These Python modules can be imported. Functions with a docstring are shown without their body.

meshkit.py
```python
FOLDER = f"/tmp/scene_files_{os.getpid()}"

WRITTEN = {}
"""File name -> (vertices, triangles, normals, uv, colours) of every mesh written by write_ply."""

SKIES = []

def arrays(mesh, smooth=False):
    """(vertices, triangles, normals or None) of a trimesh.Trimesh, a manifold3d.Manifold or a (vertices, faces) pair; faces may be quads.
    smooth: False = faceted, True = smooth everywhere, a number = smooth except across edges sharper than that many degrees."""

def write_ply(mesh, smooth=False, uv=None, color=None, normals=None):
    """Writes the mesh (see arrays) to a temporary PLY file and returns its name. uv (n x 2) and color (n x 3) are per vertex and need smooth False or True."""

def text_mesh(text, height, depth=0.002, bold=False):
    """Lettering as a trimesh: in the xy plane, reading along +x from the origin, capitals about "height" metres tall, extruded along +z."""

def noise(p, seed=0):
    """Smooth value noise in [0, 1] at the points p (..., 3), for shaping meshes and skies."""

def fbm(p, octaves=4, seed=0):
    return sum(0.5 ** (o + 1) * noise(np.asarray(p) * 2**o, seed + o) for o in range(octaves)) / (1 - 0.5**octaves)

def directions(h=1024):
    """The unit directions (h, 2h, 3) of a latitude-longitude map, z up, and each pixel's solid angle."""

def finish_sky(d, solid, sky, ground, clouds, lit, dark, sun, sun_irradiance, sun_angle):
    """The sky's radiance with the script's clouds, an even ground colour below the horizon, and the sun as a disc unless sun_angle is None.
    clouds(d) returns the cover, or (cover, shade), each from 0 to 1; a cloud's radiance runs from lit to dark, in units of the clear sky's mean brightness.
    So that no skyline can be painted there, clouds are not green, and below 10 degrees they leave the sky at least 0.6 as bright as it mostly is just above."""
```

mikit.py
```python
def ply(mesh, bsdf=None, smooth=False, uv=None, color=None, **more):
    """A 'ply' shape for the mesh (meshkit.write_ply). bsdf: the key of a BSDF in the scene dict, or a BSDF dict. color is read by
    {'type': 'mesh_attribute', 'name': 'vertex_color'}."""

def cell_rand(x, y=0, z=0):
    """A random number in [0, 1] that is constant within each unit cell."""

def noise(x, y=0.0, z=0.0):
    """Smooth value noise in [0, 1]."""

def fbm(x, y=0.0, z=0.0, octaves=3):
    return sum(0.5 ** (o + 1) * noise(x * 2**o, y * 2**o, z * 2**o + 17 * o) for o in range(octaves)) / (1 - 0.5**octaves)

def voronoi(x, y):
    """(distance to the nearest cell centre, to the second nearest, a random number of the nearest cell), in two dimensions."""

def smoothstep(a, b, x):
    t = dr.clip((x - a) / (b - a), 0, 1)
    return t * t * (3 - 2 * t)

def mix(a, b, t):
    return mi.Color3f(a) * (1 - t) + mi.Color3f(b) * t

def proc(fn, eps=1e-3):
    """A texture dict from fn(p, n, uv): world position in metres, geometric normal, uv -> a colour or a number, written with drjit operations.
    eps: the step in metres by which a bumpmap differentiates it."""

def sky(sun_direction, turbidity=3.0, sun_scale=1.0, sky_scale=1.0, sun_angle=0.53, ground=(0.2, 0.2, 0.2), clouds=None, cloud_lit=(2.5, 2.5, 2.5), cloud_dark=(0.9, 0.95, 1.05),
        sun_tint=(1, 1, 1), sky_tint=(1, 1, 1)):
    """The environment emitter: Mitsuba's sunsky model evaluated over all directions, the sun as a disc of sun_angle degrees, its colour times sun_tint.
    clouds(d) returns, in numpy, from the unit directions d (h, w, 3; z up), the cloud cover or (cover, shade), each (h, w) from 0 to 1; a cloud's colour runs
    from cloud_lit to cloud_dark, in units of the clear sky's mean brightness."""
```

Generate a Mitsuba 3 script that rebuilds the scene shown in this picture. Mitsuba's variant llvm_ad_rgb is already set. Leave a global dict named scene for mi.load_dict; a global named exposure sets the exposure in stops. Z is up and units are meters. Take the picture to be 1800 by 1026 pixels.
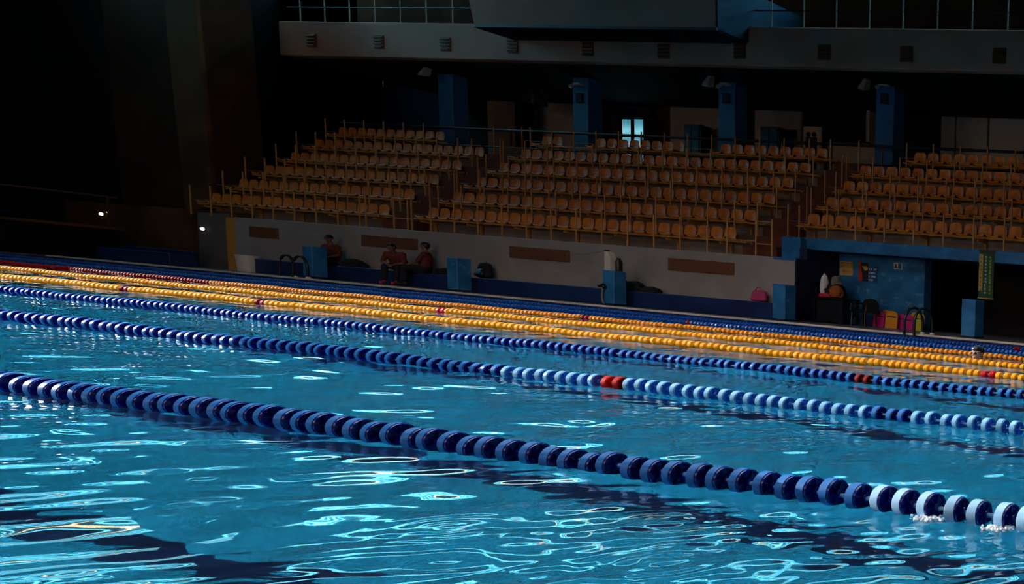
import math, numpy as np, trimesh, mitsuba as mi, mikit, meshkit
import drjit as dr
import manifold3d as m3
from mikit import noise, fbm, mix, smoothstep, cell_rand

T = mi.ScalarTransform4f
scene, labels = {}, {}
PI = math.pi


def rgb(c):
    return {'type': 'rgb', 'value': [float(x) for x in c]}


# ------------------------------------------------------------------ camera
F, PX, PY = 1454.95, 2390.67, 766.11
EYE = np.array([0.0, -2.3991, 0.6764])


def turn(a, b, c):
    ca, sa, cb, sb, cc, sc = np.cos(a), np.sin(a), np.cos(b), np.sin(b), np.cos(c), np.sin(c)
    f = np.array([-sa * cb, ca * cb, -sb])
    r0 = np.array([ca, sa, 0])
    u0 = np.cross(r0, f)
    return cc * r0 + sc * u0, -sc * r0 + cc * u0, f


RIGHT, UP, FORWARD = turn(0.189112061, 0.104998604, 0.0846674972)
scene['camera'] = {'type': 'perspective', 'fov': math.degrees(2 * math.atan(900 / F)), 'fov_axis': 'x', 'near_clip': 0.05, 'far_clip': 300.0,
                   'principal_point_offset_x': -(PX - 900) / 1800, 'principal_point_offset_y': -(PY - 513) / 1026,
                   'to_world': T().look_at(origin=EYE.tolist(), target=(EYE + FORWARD).tolist(), up=UP.tolist())}
exposure = 2.0


def at(x, y, Y):
    """The point of the upright plane at depth Y seen at the photograph's pixel x, y."""
    d = (x - PX) / F * RIGHT - (y - PY) / F * UP + FORWARD
    return EYE + d * (Y - EYE[1]) / d[1]


# ------------------------------------------------------------------ light: daylight through high windows and roof lights
ROOF = 17.5
END_X, BACK_Y, FRONT_Y = -52.0, 27.0, -11.0
BAND = (0.55, 2.4, 3.1)
EBAND = (0.28, 1.5, 2.0)
WARM = (3.4, 2.3, 1.1)
ROOFLIGHT = (5.3, 5.4, 5.5)
SIDE = (0.60, 0.39, 0.23)
PANEL = (0.02, 0.15, 0.20)
SUN = np.array([-0.96, -0.14, 0.235])      # towards the sun
scene['sun'] = {'type': 'directional', 'direction': (-SUN).tolist(), 'irradiance': rgb((2.0, 1.9, 1.75)), 'sampling_weight': 8.0}
scene['dusk_sky'] = {'type': 'constant', 'radiance': rgb((.01, .018, .03)), 'sampling_weight': 0.05}


def lit(name, pts, L, label, weight=1.0):
    v = np.array(pts, float)
    scene[name] = mikit.ply(trimesh.Trimesh(v, [[0, 1, 2], [0, 2, 3]], process=False), 'pane_white', emitter={'type': 'area', 'radiance': rgb(L), 'sampling_weight': weight})
    labels[name] = {'label': label, 'kind': 'structure'}


scene['pane_white'] = {'type': 'twosided', 'bsdf': {'type': 'diffuse', 'reflectance': rgb((.5, .5, .5))}}
ROOFX = (-5.0, -12.5, -20.0)
for i, x in enumerate(ROOFX):
    w = .5
    lit('window_%d' % (i + 1), [[x - w, -8, ROOF - 4], [x - w, 8, ROOF - 4], [x + w, 8, ROOF - 4], [x + w, -8, ROOF - 4]], ROOFLIGHT, 'long roof light across the pool hall', 2.0)


def end_band(name, z0, z1, L, y0=-10.5, y1=14.5):
    lit(name, [[END_X + .02, y0, z0], [END_X + .02, y1, z0], [END_X + .02, y1, z1], [END_X + .02, y0, z1]], L, 'high window band in the end wall', .4)


def far_band(name, z0, z1, L):
    lit(name, [[END_X, 23.9, z0], [12, 23.9, z0], [12, 23.9, z1], [END_X, 23.9, z1]], L, 'window band above the upper gallery', .4)


end_band('window_4', 13.05, 13.35, EBAND, 13.5, 23.9)
end_band('window_5', 14.1, 14.3, EBAND, 13.5, 23.9)
end_band('window_6', 15.2, 15.4, (2.0, 1.35, .65), 13.5, 23.9)
end_band('window_11', 8.4, 8.65, EBAND, 7.2, 14.5)
end_band('window_12', 10.5, 10.75, EBAND, 7.2, 18.7)
end_band('window_16', 11.5, 11.62, (.5, 2.2, 2.8), 7.2, 19.2)
end_band('window_17', 12.35, 12.47, (.5, 2.2, 2.8), 14, 21.5)
end_band('window_13', 16.3, 16.6, EBAND, 13.5, 23.9)
far_band('window_7', 11.5, 11.8, BAND)
far_band('window_8', 12.7, 12.95, BAND)
far_band('window_18', 12.15, 12.27, BAND)
far_band('window_19', 13.35, 13.47, BAND)
far_band('window_9', 13.9, 14.15, WARM)
lit('window_14', [[END_X, 13, 12.4], [END_X, 23.9, 12.4], [END_X, 23.9, 16.8], [END_X, 13, 16.8]], (0.006, 0.05, 0.07), 'dim blue blinds behind the high end windows', .3)
lit('window_15', [[END_X, 23.95, 11.45], [12, 23.95, 11.45], [12, 23.95, 14.6], [END_X, 23.95, 14.6]], PANEL, 'dim blue blinds above the upper gallery', .3)
lit('window_10', [[-28, FRONT_Y + .3, 3], [-28, FRONT_Y + .3, 6.5], [-4, FRONT_Y + .3, 6.5], [-4, FRONT_Y + .3, 3]], SIDE, 'wide window wall on the near side of the hall', 1.0)


# ------------------------------------------------------------------ materials
def M(name, col, rough=.6, spec=.4, **kw):
    c = mikit.proc(col) if callable(col) else rgb(col)
    scene[name] = {'type': 'twosided', 'bsdf': {'type': 'principled', 'base_color': c, 'roughness': rough, 'specular': spec, **kw}}
    return name


def blotch(c0, c1, s, t0=.35, t1=.65):
    return lambda p, n, uv: mix(c0, c1, smoothstep(t0, t1, fbm(p.x * s, p.y * s + 3.1, p.z * s)))


def floor_col(p, n, uv):
    line = (cell_rand(p.x * 4, p.y * 4) * .06)
    base = mix((.009, .35, .60), (.012, .42, .69), fbm(p.x * 1.3, p.y * 1.3))
    return base * (1 - line)


M('pool_tile', floor_col, .5, .15)
M('lane_mark', lambda p, n, uv: mix((.003, .016, .075), (.005, .028, .10), cell_rand(dr.floor(p.x * 9), dr.floor(p.y * 9))), .5, .1)
M('wall_tile', blotch((.002, .010, .09), (.004, .018, .13), .8), .4, .3)
M('coping', blotch((.42, .33, .27), (.55, .45, .38), 2.0), .5)
M('deck', blotch((.05, .05, .07), (.09, .08, .09), 1.5), .35, .5)
M('white_paint', blotch((.24, .20, .185), (.29, .245, .23), .7), .6)
M('end_grey', blotch((.07, .055, .05), (.10, .08, .07), .8), .7)
M('fascia_paint', blotch((.33, .175, .115), (.40, .22, .15), .5), .6)
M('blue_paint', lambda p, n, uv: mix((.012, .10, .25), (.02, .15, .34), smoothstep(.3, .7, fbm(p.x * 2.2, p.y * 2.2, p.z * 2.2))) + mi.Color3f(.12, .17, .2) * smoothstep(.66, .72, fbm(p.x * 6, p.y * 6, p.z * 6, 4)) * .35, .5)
M('bench_blue', blotch((.004, .012, .07), (.006, .02, .10), 1.0), .5)
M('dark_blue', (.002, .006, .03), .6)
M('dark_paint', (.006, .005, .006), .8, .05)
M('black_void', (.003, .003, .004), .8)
M('brown_dark', blotch((.05, .022, .012), (.09, .04, .02), .6), .8, .05)
M('tread', blotch((.07, .035, .025), (.11, .06, .045), 1.2), .7)
M('riser', blotch((.16, .12, .105), (.23, .175, .155), 1.0), .7)
M('carpet_red', blotch((.08, .018, .010), (.12, .03, .015), 2.0), .9)
SEATC = ((.56, .165, .010), (.50, .145, .008), (.60, .185, .013))
for i, c in enumerate(SEATC):
    M('seat_%d' % i, c, .45, .5)
M('post_paint', (.42, .20, .06), .5)
M('beam_paint', (.46, .20, .03), .5)
M('wood_panel', lambda p, n, uv: mix((.10, .030, .010), (.15, .05, .016), fbm(p.x * 2, p.y, p.z * 30)), .45)
M('vent_wood', (.13, .05, .02), .7)
M('column_paint', blotch((.024, .011, .007), (.042, .018, .010), .4), .8, .05)
M('pillar_blue', blotch((.012, .075, .22), (.02, .10, .28), 1.0), .5)
M('back_white', blotch((.34, .26, .22), (.42, .33, .28), .8), .7)
M('back_grey', blotch((.30, .30, .29), (.38, .37, .35), .9), .6)
M('booth_blue', (.007, .03, .07), .7, .2)
M('rail_dark', (.012, .014, .03), .4, .5)
M('navy', (.002, .005, .17), .2, .5)
M('rim_blue', (.018, .15, .47), .35, .12)
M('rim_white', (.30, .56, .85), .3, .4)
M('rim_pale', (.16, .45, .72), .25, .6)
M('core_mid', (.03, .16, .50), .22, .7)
M('float_blue', (.004, .04, .20), .4, .2)
M('float_red', (.52, .004, .007), .5, .12)
M('float_dred', (.20, .003, .004), .6, .08)
M('float_yellow', (.80, .32, .005), .6, .1)
M('float_orange', (.60, .19, .005), .6, .1)
M('cable', (.15, .3, .45), .4)
M('skin', (.52, .24, .17), .5)
M('skin_dark', (.16, .07, .045), .55)
M('shirt_red', (.10, .016, .012), .85)
M('black_cloth', (.006, .006, .008), .85)
M('shoe_red', (.5, .02, .04), .6)
M('orange_cloth', (.32, .07, .012), .8)
M('hair', (.008, .006, .005), .5)
M('black_plastic', (.006, .006, .008), .35, .5)
M('white_cloth', (.62, .60, .62), .8)
M('grey_cloth', (.16, .14, .12), .8)
M('steel', (.30, .30, .32), .3, .5, metallic=.8)
M('rubber_black', (.008, .009, .014), .4)
M('magenta', (.46, .012, .16), .5)
M('orange_foam', (.62, .22, .012), .6)
M('yellow_foam', (.42, .36, .02), .6)
M('pink_bag', (.36, .03, .11), .6)
M('cream_plastic', (.50, .45, .36), .4)
M('white_plastic', (.55, .50, .48), .4)
M('paper_yellow', blotch((.42, .24, .06), (.55, .33, .10), 6), .8)
M('ink', (.012, .012, .02), .8)
M('paper_white', (.62, .66, .70), .7)
M('poster_blue', (.012, .05, .20), .6)
M('poster_red', (.42, .03, .02), .6)
M('poster_yellow', (.62, .38, .02), .6)
M('sign_green', (.010, .055, .018), .6)
M('sign_gold', (.40, .27, .06), .6)
M('sign_lime', (.46, .50, .08), .6)
M('foam_white', (.75, .8, .85), .6)
scene['pool_water_surface'] = {'type': 'roughdielectric', 'alpha': .001, 'int_ior': 1.333, 'ext_ior': 1.0}
scene['clear_glass'] = {'type': 'thindielectric'}


# ------------------------------------------------------------------ mesh helpers
def box(x0, x1, y0, y1, z0, z1, r=0.0):
    if r:
        s = m3.Manifold.cube([x1 - x0 - 2 * r, y1 - y0 - 2 * r, z1 - z0 - 2 * r])
        pts = np.array([[a, b, c] for a in (x0, x1) for b in (y0, y1) for c in (z0, z1)], float)
        q = []
        for k in range(3):
            o = np.sign(np.array([(x0 + x1) / 2, (y0 + y1) / 2, (z0 + z1) / 2]) - pts) * r
            o[:, k] = 0
            q.append(pts + o)
        return to_tri(m3.Manifold.hull_points(np.vstack(q)))
    m = trimesh.creation.box((x1 - x0, y1 - y0, z1 - z0))
    m.apply_translation(((x0 + x1) / 2, (y0 + y1) / 2, (z0 + z1) / 2))
    return m


def to_tri(man):
    q = man.to_mesh()
    return trimesh.Trimesh(np.array(q.vert_properties[:, :3], float), np.array(q.tri_verts), process=False)


def prism(poly, y0, y1, axis='y'):
    """A polygon given in (x, z) and extruded along y; axis x: given in (y, z) and extruded along x."""
    from shapely.geometry import Polygon
    m = trimesh.creation.extrude_polygon(Polygon(poly), y1 - y0, engine='earcut')
    v = m.vertices.copy()
    if axis == 'y':
        m.vertices = np.stack([v[:, 0], y1 - v[:, 2], v[:, 1]], 1)
    else:
        m.vertices = np.stack([y0 + v[:, 2], v[:, 0], v[:, 1]], 1)
    return m


def tube(pts, r, sides=8):
    p = np.asarray(pts, float)
    t = np.gradient(p, axis=0)
    t /= np.linalg.norm(t, axis=1, keepdims=True) + 1e-12
    a = np.cross(t, np.where(np.abs(t[:, 2:]) < .9, [0, 0, 1.0], [1.0, 0, 0]))
    a /= np.linalg.norm(a, axis=1, keepdims=True) + 1e-12
    b, g = np.cross(t, a), np.arange(sides) * 2 * PI / sides
    rr = np.broadcast_to(r, (len(p),))[:, None, None]
    v = p[:, None] + rr * (np.cos(g)[None, :, None] * a[:, None] + np.sin(g)[None, :, None] * b[:, None])
    n = len(p)
    f = []
    for i in range(n - 1):
        for j in range(sides):
            k = (j + 1) % sides
            q = (i * sides + j, i * sides + k, (i + 1) * sides + k, (i + 1) * sides + j)
            f += [(q[0], q[1], q[2]), (q[0], q[2], q[3])]
    v = np.vstack([v.reshape(-1, 3), p[:1], p[-1:]])
    for j in range(sides):
        k = (j + 1) % sides
        f += [(n * sides, k, j), (n * sides + 1, (n - 1) * sides + j, (n - 1) * sides + k)]
    return trimesh.Trimesh(v, f, process=False)


def lathe(profile, n=24, axis='x'):
    m = trimesh.creation.revolve(np.array(profile, float), sections=n)
    v = m.vertices.copy()
    if axis == 'x':
        m.vertices = np.stack([v[:, 2], v[:, 0], v[:, 1]], 1)
    return m


def cat(*ms):
    return trimesh.util.concatenate([m for m in ms])


def hull(pts):
    return to_tri(m3.Manifold.hull_points(np.asarray(pts, float)))


taken = {}


def numbered(name):
    k = taken.get(name, 0)
    taken[name] = k + 1
    return name if k == 0 else '%s_%03d' % (name, k)


def put(key, shape, to_world=None):
    d = dict(shape)
    if to_world is not None:
        d['to_world'] = to_world
    scene[key] = d


def thing(name, label, category, group=None, kind=None):
    key = numbered(name)
    labels[key] = {'label': label, 'category': category}
    if group:
        labels[key]['group'] = group
    if kind:
        labels[key]['kind'] = kind
    return key


def part(parent, name, mesh, mat, smooth=False, label=None):
    key = numbered(parent + '__' + name)
    scene[key] = mikit.ply(mesh, mat, smooth=smooth)
    if label:
        labels[key] = {'label': label}
    return key


def solo(name, mesh, mat, label, category, group=None, smooth=False, kind=None):
    key = thing(name, label, category, group, kind)
    scene[key] = mikit.ply(mesh, mat, smooth=smooth)
    return key


def struct(name, mesh, mat, label=None, smooth=False):
    scene[name] = mikit.ply(mesh, mat, smooth=smooth)
    labels[name] = {'kind': 'structure'}
    if label:
        labels[name]['label'] = label
    return name


def tr(x, y, z, rz=0.0, s=1.0, rx=0.0):
    m = T().translate([float(x), float(y), float(z)])
    if rz:
        m = m.rotate([0, 0, 1], float(rz))
    if rx:
        m = m.rotate([1, 0, 0], float(rx))
    if s != 1.0:
        m = m.scale(float(s))
    return m


ORD = 'first second third fourth fifth sixth seventh eighth ninth tenth eleventh twelfth 13th 14th 15th 16th 17th 18th 19th 20th 21st 22nd 23rd 24th 25th 26th 27th 28th 29th 30th'.split()

# ------------------------------------------------------------------ the pool
DEPTH, EDGE, NEAR, POOL_L, POOL_R, DECK = 1.2, 16.0, -2.25, -47.0, 3.5, 0.10
struct('floor_pool', box(POOL_L - .3, POOL_R + .3, NEAR - .3, EDGE + .3, -DEPTH - .2, -DEPTH), 'pool_tile', 'teal tiled bottom of the swimming pool')
for y, w in ((-.63, .07), (.48, .10), (2.53, .10), (4.5, .10), (6.5, .1), (8.5, .1), (10.5, .1), (12.5, .1), (14.6, .1)):
    n = numbered('floor_pool__lane_line')
    scene[n] = mikit.ply(box(POOL_L + 1, POOL_R - 1, y - w, y + w, -DEPTH - .01, -DEPTH + .004), 'lane_mark')
struct('wall_pool_far', box(POOL_L - .3, POOL_R + .3, EDGE, EDGE + .3, -DEPTH - .2, DECK - .05), 'wall_tile', 'dark blue tiled far side of the pool')
struct('wall_pool_near', box(POOL_L - .3, POOL_R + .3, NEAR - .3, NEAR, -DEPTH - .2, DECK - .05), 'wall_tile')
struct('wall_pool_left', box(POOL_L - .3, POOL_L, NEAR, EDGE, -DEPTH - .2, DECK - .05), 'wall_tile')
struct('wall_pool_right', box(POOL_R, POOL_R + .3, NEAR, EDGE, -DEPTH - .2, DECK - .05), 'wall_tile')
struct('trim_1', box(POOL_L - .3, POOL_R + .3, EDGE - .02, EDGE + .28, DECK - .05, DECK, .01), 'coping', 'pale coping along the far pool edge')
struct('floor_deck', cat(box(-54, 12, EDGE + .28, 27, -.3, DECK - .004), box(-54, POOL_L - .3, FRONT_Y, EDGE + .28, -.3, DECK), box(POOL_R + .3, 12, FRONT_Y, EDGE + .28, -.3, DECK), box(POOL_L - .3, POOL_R + .3, FRONT_Y, NEAR - .3, -.3, DECK)), 'deck', 'dark pool deck')


def axis(segs):
    return np.unique(np.round(np.concatenate([np.arange(a, b, s) for a, b, s in segs] + [[segs[-1][1]]]), 5))


xs = axis([(POOL_L + .01, -30, .16), (-30, -14, .08), (-14, -7, .035), (-7, -4.2, .018), (-4.2, -.6, .0135), (-.6, POOL_R - .01, .1)])
ys = axis([(NEAR + .01, -1.4, .05), (-1.4, .5, .0135), (.5, 2, .018), (2, 6, .03), (6, EDGE - .01, .06)])
rng = np.random.default_rng(7)
gx, gy = np.meshgrid(xs, ys, indexing='ij')
gz = np.zeros_like(gx)


def ramp(a, b, x):
    t = np.clip((x - a) / (b - a), 0, 1)
    return t * t * (3 - 2 * t)


# the water is calmer towards the near left and choppier where swimmers have passed, at the near right
chop = ramp(-3.1, -2.1, gx) * ramp(1.2, .0, gy)
calm = ramp(-2.6, -3.4, gx) * ramp(.1, -.5, gy)
for lam, n, slope, more, less in ((1.6, 7, .012, 0, .5), (.75, 9, .022, 0, .65), (.36, 12, .044, -.2, .15), (.17, 12, .040, .35, .1), (.085, 12, .012, 3.5, .5)):
    part_z = np.zeros_like(gx)
    for k in range(n):
        l, th, ph = lam * rng.uniform(.75, 1.3), rng.uniform(0, 2 * PI), rng.uniform(0, 2 * PI)
        kk = 2 * PI / l
        part_z += slope / np.sqrt(n) * np.sqrt(2) / kk * np.sin(kk * (np.cos(th) * gx + np.sin(th) * gy) + ph)
    if lam < .1:
        part_z *= ramp(-5.5, -4, gx) * ramp(1.6, .4, gy)
    gz += part_z * (1 + more * chop - less * calm)
# spreading rings from drips off the rope
for cx, cy, lam, amp in ((-2.42, -.45, .045, .0011), (-2.05, -.75, .05, .0012), (-2.75, -.75, .05, .0009)):
    rr_ = np.hypot(gx - cx, gy - cy)
    gz += amp * np.cos(2 * PI * rr_ / lam) * np.exp(-((rr_ - .10) / .09) ** 2)
nx, ny = len(xs), len(ys)
ii = np.arange(nx * ny).reshape(nx, ny)
quads = np.stack([ii[:-1, :-1], ii[1:, :-1], ii[1:, 1:], ii[:-1, 1:]], -1).reshape(-1, 4)
scene['pool_water'] = mikit.ply((np.stack([gx, gy, gz], -1).reshape(-1, 3), quads), 'pool_water_surface', smooth=True)
labels['pool_water'] = {'label': 'clear rippling turquoise water filling the swimming pool', 'category': 'water', 'kind': 'stuff'}

# ------------------------------------------------------------------ the hall
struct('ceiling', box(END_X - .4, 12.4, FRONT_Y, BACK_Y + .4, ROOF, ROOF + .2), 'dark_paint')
for i, x in enumerate(ROOFX):
    struct('trim_%d' % (i + 2), cat(box(x - .65, x - .52, -8.2, 8.2, ROOF - 4.05, ROOF), box(x + .52, x + .65, -8.2, 8.2, ROOF - 4.05, ROOF)), 'dark_paint', 'frame of a roof light')
struct('trim_5', box(-30, 11.9, 10.8, 11.1, 6.7, ROOF - .02), 'dark_paint', 'deep dark roof beam over the far lanes')
# end wall with the low opening that lets the sun in across the pool
OY0, OY1, OZ0, OZ1 = -10.4, 6.9, 3.0, 13.0
ex0, ex1 = END_X - .4, END_X - .02
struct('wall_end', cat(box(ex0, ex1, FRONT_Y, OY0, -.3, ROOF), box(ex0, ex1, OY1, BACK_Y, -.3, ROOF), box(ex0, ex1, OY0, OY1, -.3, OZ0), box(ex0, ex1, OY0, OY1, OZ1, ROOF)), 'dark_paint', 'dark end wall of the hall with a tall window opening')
wk = numbered('wall_end__mullion')
scene[wk] = mikit.ply(box(ex0, ex1, -5.0, -3.0, OZ0, 9.9), 'dark_paint')
wk = numbered('wall_end__brace')
br = hull([[x, y, z] for x in (ex0, ex1) for (y, z) in ((-8.6, 11.98), (-8.6, 12.75), (-3.6, 10.38), (-3.6, 10.65))])
scene[wk] = mikit.ply(br, 'dark_paint')
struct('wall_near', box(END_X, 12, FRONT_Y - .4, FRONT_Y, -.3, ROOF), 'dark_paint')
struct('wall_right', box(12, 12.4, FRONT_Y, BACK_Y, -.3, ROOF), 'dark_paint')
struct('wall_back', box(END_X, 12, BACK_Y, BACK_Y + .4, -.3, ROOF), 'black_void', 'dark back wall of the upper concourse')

# lower front of the stand
WT, YW = 1.87, 18.0
struct('wall_front', box(-42.95, -20.74, YW, YW + .35, DECK - .05, WT, .012), 'white_paint', 'white wall below the grandstand')
struct('wall_front_end', box(-43.45, -42.95, YW + .05, YW + 3, DECK - .05, WT - .02), 'beam_paint', 'ochre end of the wall below the grandstand')
struct('wall_front_far', box(-44.95, -43.46, YW + .12, YW + .3, DECK - .05, 1.95, .01), 'end_grey', 'grey end of the wall left of the ochre strip')
struct('wall_front_left', box(-52, -43.45, YW + .3, YW + .7, DECK - .05, 2.05), 'brown_dark', 'dark wall at the far end of the hall')
RISE, GO = .62, .65
BLOCKS = {'left': (-45.35, -37.0, 6, 0), 'middle': (-35.6, -22.95, 6, 0), 'right': (-21.75, -11.9, 6, 1)}
TREADZ = [WT + RISE * i for i in range(7)]
TREADY = [YW + .05 + GO * i for i in range(7)]
for bname, (xa, xb, nr, r0) in BLOCKS.items():
    for i in range(r0, 6):
        y0 = YW + .345 if i == 0 else TREADY[i]
        struct('floor_stand_%s_%d' % (bname, i + 1), cat(box(xa, xb, y0, TREADY[i + 1] + (.2 if i < 5 else .3), TREADZ[i] - .16, TREADZ[i])), 'tread')
        if i == r0:
            continue
        struct('trim_stand_%s_%d' % (bname, i + 1), box(xa, xb, y0 + .02, y0 + .08, TREADZ[i] - RISE, TREADZ[i] - .02), 'riser')
for k, (xa, xb) in enumerate(((-37.0, -35.6), (-22.95, -21.75))):
    steps = []
    for i in range(12):
        steps.append(box(xa, xb, YW + .05 + GO * i / 2, TREADY[6] + .5, WT + RISE * i / 2 - .35, WT + RISE * i / 2))
    struct('floor_aisle_%d' % (k + 1), cat(*steps), 'carpet_red', 'dark red stepped aisle between seat blocks')
CZ = TREADZ[5] + .05
struct('floor_concourse', box(-47.5, 12, TREADY[6], BACK_Y, CZ - .3, CZ), 'tread')
struct('wall_stand_left', prism([(YW + .3, DECK), (TREADY[6], DECK), (TREADY[6], CZ), (TREADY[5], CZ), (YW + .3, WT)], -45.62, -45.4, 'x'), 'dark_paint')

# upper gallery
FY, FZ0, FZ1 = 21.5, 8.26, 9.5
fk = struct('wall_gallery', box(-47.4, 12, FY, FY + .3, FZ0, FZ1, .02), 'fascia_paint', 'pale fascia of the upper gallery')
for (x, y) in ((549, 71), (667, 74), (784, 78), (902, 81), (1034, 86), (1167, 90), (1301, 90), (1449, 92), (1594, 95), (1757, 98)):
    q = at(x, y, FY)
    k = part(fk, 'vent', box(q[0] - .23, q[0] + .23, FY - .03, FY + .02, q[2] - .24, q[2] + .24, .01), 'wood_panel')
    for j in range(4):
        z = q[2] - .17 + j * .115
        part(k, 'slat', prism([(FY - .075, z - .035), (FY - .03, z + .035), (FY - .02, z + .03), (FY - .06, z - .04)], q[0] - .2, q[0] + .2, 'x'), 'vent_wood')
struct('floor_gallery', box(-47.4, 12, FY + .02, BACK_Y, FZ0 + .1, FZ0 + .4), 'dark_paint')
struct('wall_gallery_back', box(-47.4, 12, FY + 2.2, FY + 2.4, FZ0 + .4, 11.4), 'brown_dark', 'brown wall behind the upper gallery')
gr = thing('gallery_railing', 'dark metal railing along the edge of the upper gallery', 'railing')
for x0, x1 in ((-47.2, -36.9), (-26.15, 12)):
    part(gr, 'top_rail', box(x0, x1, FY + .12, FY + .18, 10.62, 10.68), 'rail_dark')
    part(gr, 'middle_rail', box(x0, x1, FY + .135, FY + .165, 10.05, 10.08), 'rail_dark')
for k in range(28):
    x = -46.9 + k * 1.24 + .35
    if -36.9 < x < -26.2:
        continue
    part(gr, 'post', tube([[x, FY + .15, FZ1 - .02], [x, FY + .15, 10.65]], .022, 6), 'riser')
# control booth
bk = thing('control_booth', 'pale control booth with blue side overhanging the upper gallery', 'booth')
BX0, BX1, BY0, BZ = -36.1, -26.25, 20.39, 9.01
part(bk, 'front_panel', prism([(BX0, BZ), (BX1, BZ), (BX1 - .02, 10.6), (BX0 - .4, 10.6)], BY0, BY0 + .1), 'fascia_paint')
part(bk, 'side_panel', cat(box(BX1 - .02, BX1 + .06, BY0 + .02, FY - .005, BZ, 10.6), box(BX1 - .02, BX1 + .06, FY - .005, FY + 2.1, FZ1 + .03, 10.6)), 'booth_blue', label='blue side wall')
part(bk, 'side_panel', box(BX0 - .06, BX0 + .02, BY0 + .1, FY - .005, BZ, 10.6), 'fascia_paint')
part(bk, 'underside', box(BX0, BX1, BY0 + .05, FY - .005, BZ - .06, BZ + .04), 'black_void', label='dark underside')
part(bk, 'edge_strip', box(BX0, BX1 + .06, BY0 - .03, BY0 + .04, BZ - .05, BZ + .03), 'rail_dark')

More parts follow.
